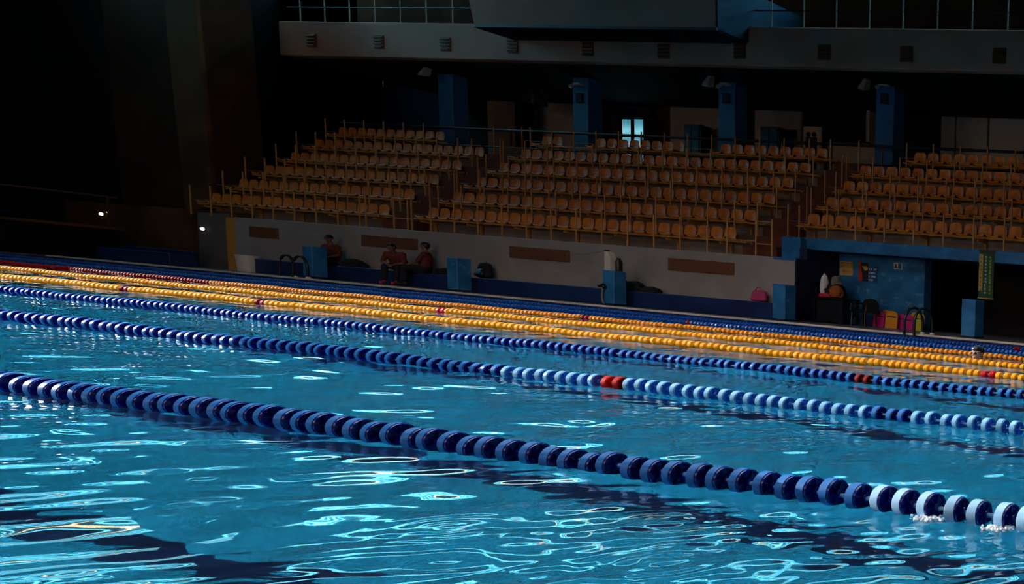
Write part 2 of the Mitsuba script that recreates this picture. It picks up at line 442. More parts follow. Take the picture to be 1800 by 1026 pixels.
# ------------------------------------------------------------------ blue pillars, concourse
for i, px in enumerate((783, 1020, 1277, 1555)):
    q = at(px, 190, 23.2)
    k = thing('pillar', ['faint blue concrete pillar furthest left on the concourse', 'blue concrete pillar left of the lit glass door',
                         'blue concrete pillar between the lit door and the black cabinets', 'blue concrete pillar on the right with lamps near its top'][i], 'pillar', 'blue concourse pillars')
    part(k, 'shaft', box(q[0] - .36, q[0] + .36, 23.2, 23.7, CZ, FZ0 - .03, .02), 'pillar_blue')
    part(k, 'base', box(q[0] - .39, q[0] + .39, 23.17, 23.73, CZ, CZ + .12, .01), 'dark_blue')
    if i:
        zt = at(px, 143, 22.8)[2]
        part(k, 'camera_bracket', box(q[0] - .05, q[0] + .22, 23.0, 23.21, zt - .05, zt + .02, .01), 'white_plastic')
        part(k, 'camera', tube([[q[0] - .12, 23.08, zt - .04], [q[0] - .12, 22.95, zt - .16]], .06, 10), 'white_plastic')
        zt2 = at(px, 165, 22.8)[2]
        part(k, 'junction_box', box(q[0] - .12, q[0] + .16, 23.12, 23.21, zt2 - .22, zt2 + .12, .02), 'dark_blue')
for i, (x, y) in enumerate(((755, 125), (1253, 143), (1527, 148))):
    q = at(x - 6, y, 22.5)
    k = thing('floodlight', ['dim white floodlight under the gallery beside the leftmost pillar', 'white floodlight hanging left of the third blue pillar', 'white floodlight hanging left of the rightmost blue pillar'][i], 'floodlight', 'unlit floodlights under the gallery')
    part(k, 'housing', hull([[q[0] + a * w, 22.5 + b * w + dy, q[2] + dz] for a in (-1, 1) for b in (-1, 1) for w, dy, dz in ((.07, .08, .20), (.12, -.08, -.18))]), 'back_grey')
    part(k, 'bracket', box(q[0] - .03, q[0] + .03, 22.6, 22.66, q[2] + .1, FZ0 - .02), 'rail_dark')
    part(k, 'lens', hull([[q[0] + a * .11, 22.41 + b * .08, q[2] - .20 + c] for a in (-1, 1) for b in (-1, 1) for c in (0, .03)]), 'back_grey')


def backpanel(n, x0, y0, x1, y1, mat='back_white', Y=26.9):
    a, b = at(x0, y0, Y), at(x1, y1, Y)
    return struct(n, box(a[0], b[0], Y, BACK_Y + .1, CZ, a[2]), mat)


backpanel('wall_back_1', 856, 172, 913, 240)
backpanel('wall_back_2', 928, 160, 1007, 240)
backpanel('wall_back_3', 1076, 168, 1175, 240, 'brown_dark')
backpanel('wall_back_4', 1178, 170, 1266, 245)
backpanel('wall_back_5', 1327, 175, 1407, 255)
backpanel('wall_back_6', 1656, 180, 1677, 268, 'back_grey')
backpanel('wall_back_7', 1683, 180, 1734, 268, 'back_grey')
backpanel('wall_back_8', 1741, 180, 1799, 268, 'back_grey')
backpanel('wall_back_9', 1455, 250, 1538, 290, 'back_white')
backpanel('wall_back_10', 560, 150, 775, 225, 'dark_blue')
struct('wall_post_1', box(*(lambda a, b: (a[0], b[0]))(at(914, 170, 26), at(929, 170, 26)), 25.8, 26.2, CZ, FZ0 + .1), 'dark_paint')
q0, q1 = at(1527, 172, 26.5), at(1530, 250, 26.5)
struct('trim_8', box(q0[0], q1[0] + .03, 26.4, 26.9, q1[2], q0[2]), 'back_white', 'pale door jamb right of the dark opening')
# soffit that keeps the top of the concourse dark
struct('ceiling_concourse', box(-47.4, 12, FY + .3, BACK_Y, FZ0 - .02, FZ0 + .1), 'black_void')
# glazed door
a, b = at(1088, 204, 26.8), at(1134, 262, 26.8)
dk = struct('door_1', box(a[0], b[0], 26.75, 26.88, CZ, a[2], .01), 'dark_paint', 'double glazed door lit teal from behind')
for x0, x1 in ((1093, 1108), (1114, 1130)):
    p0, p1 = at(x0, 209, 26.7), at(x1, 251, 26.7)
    k = numbered('door_1__pane')
    v = np.array([[p0[0], 26.72, p1[2]], [p1[0], 26.72, p1[2]], [p1[0], 26.72, p0[2]], [p0[0], 26.72, p0[2]]])
    scene[k] = mikit.ply(trimesh.Trimesh(v, [[0, 1, 2], [0, 2, 3]], process=False), 'pane_white', uv=np.array([[0, 0], [1, 0], [1, 1], [0, 1.0]]), emitter={'type': 'area', 'radiance': mikit.proc(lambda p, n, uv: mix((.006, .045, .062), (.045, .135, .16), dr.exp(-dr.square((p.z - 7.15) / .22)) + .35 * fbm(p.x * 4, p.z * 3))), 'sampling_weight': .05})
    labels[k] = {'label': 'glass pane lit teal from the room behind'}
    p0, p1 = at(x0, 257, 26.7), at(x1, 277, 26.7)
    k = numbered('door_1__lower_pane')
    v = np.array([[p0[0], 26.72, CZ + .02], [p1[0], 26.72, CZ + .02], [p1[0], 26.72, p0[2] + .3], [p0[0], 26.72, p0[2] + .3]])
    scene[k] = mikit.ply(trimesh.Trimesh(v, [[0, 1, 2], [0, 2, 3]], process=False), 'pane_white', emitter={'type': 'area', 'radiance': rgb((.05, .085, .11)), 'sampling_weight': .05})
q = at(1109, 195, 26.6)
k = thing('wall_sign', 'dark curved sign board above the lit glass door', 'sign')
part(k, 'board', prism([(q[0] + .95 * math.cos(t), q[2] - .02 + .0 + .24 * math.sin(t)) for t in np.linspace(PI, 2 * PI, 14)] + [(q[0] + .95, q[2] + .14), (q[0] - .95, q[2] + .14)], 26.62, 26.8), 'dark_blue')
part(k, 'frame', box(q[0] - .98, q[0] + .98, 26.6, 26.82, q[2] + .12, q[2] + .18), 'rail_dark')
for x, nm in ((1083, 'left'), (1140, 'right')):
    q = at(x, 193, 26.8)
    solo('wall_plaque', box(q[0] - .17, q[0] + .17, 26.8, 26.88, q[2] - .24, q[2] + .2, .01), 'dark_paint', 'small dark plaque on the wall to the %s of the curved sign' % nm, 'plaque')


def cabinet(x0, y0, x1, y1, Y, label, name='cabinet'):
    a, b = at(x0, y0, Y), at(x1, y1, Y)
    k = thing(name, label, 'cabinet')
    part(k, 'body', box(a[0], b[0], Y, Y + .5, CZ, a[2], .02), 'black_plastic')
    part(k, 'door', box(a[0] + .05, (a[0] + b[0]) / 2 - .01, Y - .03, Y + .01, CZ + .08, a[2] - .06, .01), 'rubber_black')
    part(k, 'door', box((a[0] + b[0]) / 2 + .01, b[0] - .05, Y - .03, Y + .01, CZ + .08, a[2] - .06, .01), 'rubber_black')


cabinet(1202, 218, 1231, 250, 26.0, 'black cabinet against the pale wall left of the third pillar')
cabinet(1336, 222, 1369, 255, 26.0, 'black cabinet against the pale wall right of the third pillar')
a, b = at(1412, 222, 26.3), at(1443, 262, 26.3)
k = thing('notice_stand', 'pale poster stand showing two dark figures at the aisle top', 'poster stand')
part(k, 'board', box(a[0], b[0], 26.3, 26.36, CZ + .3, a[2]), 'back_white')
for dx in (.3, .62):
    x = a[0] + (b[0] - a[0]) * dx
    part(k, 'printed_figure', cat(box(x - .13, x + .13, 26.285, 26.302, CZ + .4, a[2] - .4), tube([[x, 26.285, a[2] - .3], [x, 26.302, a[2] - .3]], .1, 12)), 'ink')
part(k, 'leg', cat(box(a[0] + .05, a[0] + .1, 26.3, 26.36, CZ, CZ + .32), box(b[0] - .1, b[0] - .05, 26.3, 26.36, CZ, CZ + .32)), 'rail_dark')
q = at(1387, 234, 26.8)
solo('wall_telephone', hull([[q[0] + .28 * a * s, 26.8 + t, q[2] + .16 * b * s] for a in (-1, 1) for b in (-1, 1) for s, t in ((1, .08), (.7, -.12))]), 'black_plastic', 'small dark oval box mounted on the pale wall beside a cabinet', 'box')
q = at(942, 166, 25)
k = thing('projector', 'dark projector hanging in front of a pale wall panel', 'projector')
part(k, 'body', box(q[0] - .78, q[0] + .62, 24.8, 25.4, q[2] + .02, q[2] + .42, .03), 'black_plastic')
part(k, 'lens', box(q[0] - .3, q[0] + .2, 24.75, 25.3, q[2] - .42, q[2] + .03, .03), 'rubber_black')
part(k, 'hanger', box(q[0] - .05, q[0] + .05, 25.05, 25.12, q[2] + .4, FZ0), 'rail_dark')

# concourse handrail
hk = thing('handrail', 'dark thick handrail behind the top row of seats', 'handrail')
part(hk, 'rail', tube([[-46.5, 22.6, 6.08], [-8, 22.6, 6.08]], .05, 8), 'rail_dark')
part(hk, 'lower_rail', tube([[-46.5, 22.6, 5.45], [-8, 22.6, 5.45]], .03, 6), 'rail_dark')
for i in range(20):
    x = -46 + i * 2.0
    part(hk, 'post', tube([[x, 22.6, CZ], [x, 22.6, 6.08]], .03, 6), 'rail_dark')

# ------------------------------------------------------------------ seats
SP = .482


def seat_mesh():
    prof = [(-.40, .055), (-.41, .10), (-.36, .115), (-.25, .095), (-.12, .085), (-.05, .10), (-.01, .17), (.005, .28), (.01, .36), (.012, .42), (.005, .455)]
    wid = [.18, .195, .203, .207, .207, .207, .21, .21, .202, .178, .115]
    nu = 9
    top = []
    for (y, z), w in zip(prof, wid):
        for j in range(nu):
            u = -1 + 2 * j / (nu - 1)
            bend = .045 * u * u
            yy, zz = y, z
            if z > .12:
                yy = y - bend
            else:
                zz = z + bend * .6
            top.append([u * w, yy, zz])
    top = np.array(top)
    bot = top.copy()
    bot[:, 1] += .018
    bot[:, 2] -= .014
    n, m = len(prof), nu
    f = []
    for off, flip in ((0, False), (n * m, True)):
        for i in range(n - 1):
            for j in range(m - 1):
                q = [off + i * m + j, off + i * m + j + 1, off + (i + 1) * m + j + 1, off + (i + 1) * m + j]
                if flip:
                    q = q[::-1]
                f += [[q[0], q[1], q[2]], [q[0], q[2], q[3]]]
    ring = [j for j in range(m)] + [i * m + m - 1 for i in range(1, n)] + [(n - 1) * m + j for j in range(m - 2, -1, -1)] + [i * m for i in range(n - 2, 0, -1)]
    for a, b in zip(ring, ring[1:] + ring[:1]):
        f += [[b, a, a + n * m], [b, a + n * m, b + n * m]]
    s = trimesh.Trimesh(np.vstack([top, bot]), f, process=False)
    return s


seat_shape = [mikit.ply(seat_mesh(), 'seat_%d' % i, smooth=True) for i in range(3)]
rowname = ['front', 'second', 'third', 'fourth', 'fifth', 'top']
rng = np.random.default_rng(11)
cand = []
GAPS = {('left', 5): (-45.35, -40.6), ('middle', 5): None}
for bname, (xa, xb, nr, r0) in BLOCKS.items():
    for i in range(r0, 6):
        n = int((xb - xa - .12) / SP)
        for j in range(n):
            x = (xa + .12 + SP * (j + .5)) if bname != 'left' else (xb - .12 - SP * (n - j - .5))
            if i == 5 and bname == 'left' and x > -39.9:
                continue
            if i == 5 and bname == 'right' and x < -20.2:
                continue
            if i == 5 and bname == 'middle' and (-34.6 < x < -33.2 or -29.2 < x < -27.9):
                continue
            y, z = TREADY[i + 1] - .03, TREADZ[i] + .36
            cand.append((bname, i, j, n, x, y, z, np.linalg.norm(np.array([x, y, z]) - EYE)))
count = {}
far = sorted(range(len(cand)), key=lambda k: cand[k][7])[300:]
farset = set(far)
stuff = []
for k, (bname, i, j, n, x, y, z, d) in enumerate(cand):
    rz = rng.uniform(-2, 2)
    if k in farset:
        s = seat_mesh()
        s.apply_translation((x, y, z))
        stuff.append(s)
        continue
    c = count[(bname, i)] = count.get((bname, i), 0) + 1
    base = 'front' if (bname == 'right' and i == 1) else rowname[i] if bname != 'right' or i == 5 else rowname[i - 1]
    total = sum(1 for q, cc in enumerate(cand) if q not in farset and cc[0] == bname and cc[1] == i)
    back = total - c + 1
    if bname == 'left':
        where = '%s from the aisle in the %s row of the left block' % (ORD[back - 1], base)
    elif bname == 'middle':
        where = '%s from the %s in the %s row of the middle block' % ((ORD[c - 1], 'left aisle', base) if c <= back else (ORD[back - 1], 'right aisle', base))
    else:
        where = '%s from the aisle in the %s row of the right block' % (ORD[c - 1], base)
    key = thing('grandstand_seat', 'orange bucket seat, ' + where, 'seat', 'orange seats in the %s row, %s block' % (base, bname))
    put(key, seat_shape[int(rng.integers(3))], tr(x, y, z, rz))
if stuff:
    solo('distant_grandstand_seats', cat(*stuff), 'seat_1', 'dim orange bucket seats filling the far end of the left block', 'seat', kind='stuff')

# seat beams and row railings
post_mesh = mikit.ply(tube([[0, 0, 0], [0, 0, .99]], .021, 6), 'post_paint', smooth=40)
brk = mikit.ply(prism([(-.38, .34), (.02, .34), (.02, .0), (-.03, .0), (-.05, .27), (-.38, .29)], -.02, .02, 'x'), 'beam_paint')
for bname, (xa, xb, nr, r0) in BLOCKS.items():
    for i in range(r0, 6):
        base = 'front' if (bname == 'right' and i == 1) else rowname[i] if bname != 'right' or i == 5 else rowname[i - 1]
        y1, z = TREADY[i + 1] - .03, TREADZ[i]
        x0, x1 = xa + .08, xb - .05
        if i == 5:
            x0, x1 = (x0, -39.9) if bname == 'left' else (x0, x1) if bname == 'middle' else (-20.3, x1)
        k = thing('seat_beam', 'ochre beam carrying the %s row of seats in the %s block' % (base, bname), 'seat beam', 'ochre seat beams')
        nseg = int((x1 - x0) / SP * 2)
        pts = [[x, y1 - .36, z + .40 - .018 * abs(math.sin((x - x0) / SP * PI))] for x in np.linspace(x0, x1, nseg * 2)]
        part(k, 'front_lip', tube(pts, .026, 6), 'beam_paint', smooth=40)
        part(k, 'bar', box(x0, x1, y1 - .12, y1 - .04, z + .37, z + .43), 'beam_paint')
        for x in np.arange(x0 + .3, x1, SP * 4):
            kk = numbered(k + '__bracket')
            put(kk, brk, tr(x, y1, z))
        k = thing('row_railing', 'thin ochre post railing in front of the %s row of the %s block' % (base, bname), 'railing', 'ochre row railings')
        yf = (YW + .12 if i == 0 else TREADY[i] + .06)
        for x in np.arange(x0 + .05 + (.24 if i % 2 else 0), x1, SP * 2):
            kk = numbered(k + '__post')
            put(kk, post_mesh, tr(x, yf, z - .01))
        part(k, 'rail', box(x0, x1, yf - .008, yf + .008, z + .50, z + .512), 'riser')
# gates at the foot and along the aisles
for g, (xa, xb) in enumerate(((-37.0, -35.6), (-22.95, -21.75))):
    k = thing('aisle_gate', 'ochre guard rail closing the foot of the %s aisle' % ('left' if g == 0 else 'right'), 'railing', 'aisle guard rails')
    for x in (xa - .25, xb - .45, xb + (.1 if g else .3)):
        kk = numbered(k + '__post')
        put(kk, post_mesh, tr(x, YW + .12, WT - .01, 0, 1.08))
    for z in (WT + .35, WT + .98):
        part(k, 'bar', tube([[xb - .45, YW + .12, z], [xb + .1 + (0 if g else .2), YW + .12, z]], .018, 6), 'post_paint')
    part(k, 'bar', tube([[xa - .6, YW + .12, WT + .42], [xb - .45, YW + .12, WT + .42]], .014, 6), 'post_paint')
    for i in range(1, 6):
        for x in (xa + .06, xb - .06):
            kk = numbered(k + '__aisle_post')
            put(kk, post_mesh, tr(x, TREADY[i] + .1, TREADZ[i] - .01, 0, 1.02))

# ------------------------------------------------------------------ beam, recess on the right
BY = 18.62
struct('wall_beam', box(-21.75, 12, BY, BY + .25, 2.19, 2.53, .012), 'blue_paint', 'blue beam under the right block of seats')
struct('wall_beam_end', box(-21.62, -20.98, 18.40, BY - .01, WT + .005, 2.50, .01), 'blue_paint', 'blue end of the beam beside the aisle')
struct('trim_9', box(-21.45, -20.70, YW - .012, YW + .3, WT - .07, WT + .012), 'pillar_blue')
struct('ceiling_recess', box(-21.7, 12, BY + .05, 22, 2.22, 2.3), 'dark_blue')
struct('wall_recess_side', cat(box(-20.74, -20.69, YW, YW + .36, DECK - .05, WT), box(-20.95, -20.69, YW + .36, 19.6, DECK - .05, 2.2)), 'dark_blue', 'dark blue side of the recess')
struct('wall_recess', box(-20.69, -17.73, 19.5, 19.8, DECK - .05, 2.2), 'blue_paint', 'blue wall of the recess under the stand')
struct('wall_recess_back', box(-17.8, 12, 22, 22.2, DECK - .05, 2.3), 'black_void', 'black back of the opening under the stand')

# bench and pedestal boxes
k = solo('bench', cat(*[box(p, q, 17.5, 17.985, DECK, .55, .015) for p, q in ((-41.07, -20.72),)]), 'bench_blue', 'long dark blue bench built along the foot of the white wall', 'bench')
names = ['blue pedestal block beside the leftmost seated person', 'blue pedestal block left of the black backpack', 'blue pedestal block carrying the cream box and black bottle',
         'blue pedestal block at the end of the white wall', 'blue post standing in the dark opening on the right']
for i, x in enumerate((-37.55, -31.69, -25.9, -20.13, -14.08)):
    k = thing('pedestal', names[i], 'pedestal', 'blue pedestals along the deck')
    part(k, 'block', box(x - .2, x + .2, 16.9 if i < 4 else 16.6, 17.24 if i < 4 else 16.95, DECK, 1.085, .012), 'blue_paint')
    part(k, 'plinth', box(x - .205, x + .205, 16.89 if i < 4 else 16.59, 17.25 if i < 4 else 16.96, DECK, DECK + .05), 'dark_blue')
for i, (x0, y0, x1, y1) in enumerate(((440, 396, 490, 419), (637, 413, 735, 439), (897, 434, 1002, 462), (1176, 454, 1291, 484))):
    a, b = at(x0, y0, 18), at(x1, y1, 18)
    k = thing('wall_panel', ['short brown wooden panel leftmost on the white wall', 'long brown wooden panel above the two seated people', 'long brown wooden panel between the second and third pedestals',
                             'long brown wooden panel rightmost on the white wall'][i], 'panel', 'brown panels on the white wall')
    part(k, 'board', box(a[0], b[0], 17.965, 18.01, 1.255, 1.61, .008), 'wood_panel')
    for x in (a[0] + .06, b[0] - .06):
        part(k, 'screw', tube([[x, 17.955, 1.43], [x, 17.97, 1.43]], .018, 8), 'steel')


# ------------------------------------------------------------------ lane ropes
def float_meshes(n, r, t, fins):
    rim = lathe([[r - .006, -t], [r, -t + .004], [r, t - .007], [r - .0015, t - .006], [r - .008, -t + .002], [r - .006, -t]], n)
    core = [lathe([[.0, -.026], [.013, -.026], [.015, -.010], [r - .012, -t + .006], [r - .007, -t + .001], [r - .002, t - .006], [r - .004, t], [r - .009, t - .001], [r - .012, t - .007], [.017, t - .009], [.013, t + .008], [.0, t + .008]], n)]
    for k in range(fins):
        a = 2 * PI * k / fins
        b = box(t - .012, t - .001, -.0022, .0022, .012, r - .008)
        b.apply_transform(trimesh.transformations.rotation_matrix(a, [1, 0, 0]))
        core.append(b)
    return rim, cat(*core)


def simple_float(n, r, t):
    return lathe([[.0, -t - .010], [.014, -t - .008], [r * .75, -t + .002], [r - .006, -t], [r, -t + .006], [r, t - .006], [r - .006, t], [r * .75, t - .002], [.014, t + .008], [.0, t + .010]], n)


RIM, CORE = float_meshes(32, .048, .0205, 6)
RIM2, CORE2 = float_meshes(18, .048, .0205, 5)
SHAPES = {}


def fshape(kind, mat):
    if (kind, mat) not in SHAPES:
        mesh = {'rim': RIM, 'core': CORE, 'rim2': RIM2, 'core2': CORE2, 'far': FARF, 'farther': FARF2}[kind]
        SHAPES[(kind, mat)] = mikit.ply(mesh, mat, smooth=35)
    return SHAPES[(kind, mat)]


FARF, FARF2 = simple_float(16, .047, .028), simple_float(10, .047, .026)
PITCH = .0933


def rope(idx, Y, x0, x1, colour, label, kind, jitter=1.0):
    """A lane rope along x at Y: a cable and its floats; colour(x, j) gives the materials of each float."""
    rr = np.random.default_rng(100 + idx)
    k = thing('lane_rope', label, 'lane rope')
    c = .030
    part(k, 'cable', tube([[x, Y, c] for x in np.linspace(x0, x1, 40)], .008, 6), 'cable')
    n = int((x1 - x0) / PITCH)
    rest = []
    j0 = max(0, n - 300)
    for j in range(n):
        x = x0 + (j + .5) * PITCH + rr.normal(0, .006) * jitter
        y, z = Y + .006 * math.sin(x * 1.7 + idx) + .004 * math.sin(x * .63), c + .006 * math.sin(x * 2.3 + idx * 2) + rr.normal(0, .0025) * jitter
        m = colour(x, j)
        t = tr(x, y, z, rr.normal(0, 3.5) * jitter)
        t = t.rotate([1, 0, 0], float(rr.uniform(0, 60)))
        if j < j0:
            f = simple_float(8, .047, .026)
            f.apply_translation((x, y, z))
            rest.append(f)
            continue
        fk = numbered(k + '__float')
        if kind in ('near', 'mid'):
            put(fk, fshape('core' if kind == 'near' else 'core2', m[0]), t)
            put(fk + '__rim', fshape('rim' if kind == 'near' else 'rim2', m[1]), t)
        else:
            put(fk, fshape(kind, m[0]), t)
        if len(m) > 2:
            labels[fk] = {'label': m[2]}
    if rest:
        kk = part(k, 'far_floats', cat(*rest), colour(x0, 0)[0], smooth=35)
        labels[kk] = {'kind': 'stuff'}
    return k


def near_mark(x, *marks):
    return any(abs(x - m) < PITCH * 1.0 for m in marks)


RED = ('float_red', 'float_red', 'red float')
mx = {q: at(*q)[0] for q in ((1083, 678, 2.0), (1525, 671, 4.0), (1743, 660, 6.0), (459, 532, 6.0), (224, 505, 6.0), (780, 550, 8.0), (1027, 562, 10.0), (1210, 566, 12.0), (1785, 616, 14.0))}
mm = list(mx.values())
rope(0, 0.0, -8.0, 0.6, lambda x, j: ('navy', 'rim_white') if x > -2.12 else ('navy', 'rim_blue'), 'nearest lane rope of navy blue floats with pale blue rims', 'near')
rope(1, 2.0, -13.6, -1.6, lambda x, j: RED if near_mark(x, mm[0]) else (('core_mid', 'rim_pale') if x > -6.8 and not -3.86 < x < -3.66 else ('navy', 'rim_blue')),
     'second lane rope, navy floats turning pale blue beside a red pair', 'mid')
rope(2, 4.0, -19.0, -2.8, lambda x, j: ('float_dred', 'float_dred', 'dark red float') if near_mark(x, mm[1]) else ('navy', 'rim_blue'), 'third lane rope of blue floats next to the yellow ropes', 'mid')
rope(3, 6.0, -24.5, -4.0, lambda x, j: RED[:1] + ('', 'red float') if near_mark(x, mm[2]) else ('float_dred', '', 'dark red float') if near_mark(x, mm[3], mm[4]) else ('float_yellow',), 'nearest yellow lane rope with three pairs of red floats', 'far')
rope(4, 8.0, -30.0, -5.5, lambda x, j: RED[:1] + ('', 'red float') if near_mark(x, mm[5]) else ('float_yellow',), 'middle yellow lane rope behind the brightest yellow one', 'far')
rope(5, 10.0, -35.0, -7.0, lambda x, j: ('float_dred', '', 'red float') if near_mark(x, mm[6]) or x < -26.9 else ('float_orange',), 'farthest and thinnest yellow lane rope with a red far end', 'farther')
rope(6, 12.0, -41.0, -8.2, lambda x, j: ('float_dred', '', 'red float') if near_mark(x, mm[7]) else ('float_blue',), 'dark blue lane rope just beyond the farthest yellow rope', 'farther')
rope(7, 14.0, -46.0, -9.6, lambda x, j: ('float_dred', '', 'red float') if near_mark(x, mm[8]) else ('float_blue',), 'dark blue lane rope nearest the far pool edge', 'farther')


# ------------------------------------------------------------------ people
def ball(c, r, n=12):
    return m3.Manifold.sphere(float(r), n).translate([float(v) for v in c])


def bone(a, ra, b, rb, n=12):
    return (ball(a, ra, n) + ball(b, rb, n)).hull()


def blend(bones, edge, it=8):
    m = m3.Manifold.batch_boolean(bones, m3.OpType.Add).refine_to_length(edge)
    t = to_tri(m)
    t.merge_vertices()
    v0 = np.array(t.vertices)
    trimesh.smoothing.filter_taubin(t, lamb=.5, nu=.53, iterations=it)
    v1 = np.array(t.vertices)
    bad = ~(np.linalg.norm(v1 - v0, axis=1) < .03)
    v1[bad] = v0[bad]
    return trimesh.Trimesh(v1, t.faces, process=False)


def lerp(a, b, t):
    return np.asarray(a) * (1 - t) + np.asarray(b) * t


def hand(wrist, d, up, side, s=1.0, curl=.5):
    """Palm, four fingers and a thumb; d: the way the fingers point, up: the back of the hand, side: towards the thumb."""
    d, up, side = (np.asarray(v, float) / np.linalg.norm(v) for v in (d, up, side))
    out = []
    pal = [wrist + d * .025 * s + side * .022 * s, wrist + d * .025 * s - side * .02 * s, wrist + d * .085 * s + side * .032 * s, wrist + d * .08 * s - side * .03 * s]
    out.append((ball(pal[0], .016 * s) + ball(pal[1], .015 * s) + ball(pal[2], .0125 * s) + ball(pal[3], .012 * s)).hull())
    for k, (o, L) in enumerate(((.030, .07), (.010, .08), (-.010, .074), (-.029, .06))):
        p = wrist + d * .085 * s + side * o * s
        dd = d * 1.0
        r = .0095 * s
        for seg, f in enumerate((.42, .32, .26)):
            ang = curl * (.5 + .4 * seg)
            dd = d * math.cos(ang) - up * math.sin(ang)
            q = p + dd * L * f * s
            out.append(bone(p, r, q, r * .9, 8))
            p, r = q, r * .92
    p = wrist + d * .03 * s + side * .026 * s
    q = p + (d * .55 + side * .8 - up * .2) * .038 * s
    e = q + (d * .85 + side * .3 - up * .3) * .032 * s
    out += [bone(p, .013 * s, q, .0105 * s, 8), bone(q, .0105 * s, e, .0085 * s, 8)]
    return out


def head_bones(c, fwd, up, s=1.0):
    """Skull, jaw, nose, brow and ears around the centre c."""
    f, u = np.asarray(fwd, float) / np.linalg.norm(fwd), np.asarray(up, float) / np.linalg.norm(up)
    r = np.cross(f, u)
    P = lambda a, b, d: np.asarray(c) + (f * a + u * b + r * d) * s  # noqa: E731
    out = [(ball(P(-.018, .03, 0), .082 * s, 20) + ball(P(.03, .03, 0), .070 * s, 20)).hull(),
           (ball(P(.03, .0, .03), .045 * s) + ball(P(.03, .0, -.03), .045 * s) + ball(P(.062, -.075, 0), .028 * s) + ball(P(.02, -.06, .028), .03 * s) + ball(P(.02, -.06, -.028), .03 * s)).hull(),
           bone(P(.088, .02, 0), .009 * s, P(.112, -.022, 0), .013 * s, 8),
           (ball(P(.095, -.022, .013), .008 * s, 8) + ball(P(.095, -.022, -.013), .008 * s, 8)).hull(),
           bone(P(.088, -.052, .016), .008 * s, P(.088, -.052, -.016), .008 * s, 8),
           bone(P(.084, .038, .035), .011 * s, P(.084, .038, -.035), .011 * s, 8)]
    for d in (-1, 1):
        out.append((ball(P(-.005, .02, .078 * d), .017 * s, 8) + ball(P(0, -.018, .074 * d), .011 * s, 8)).hull())
    return out, P


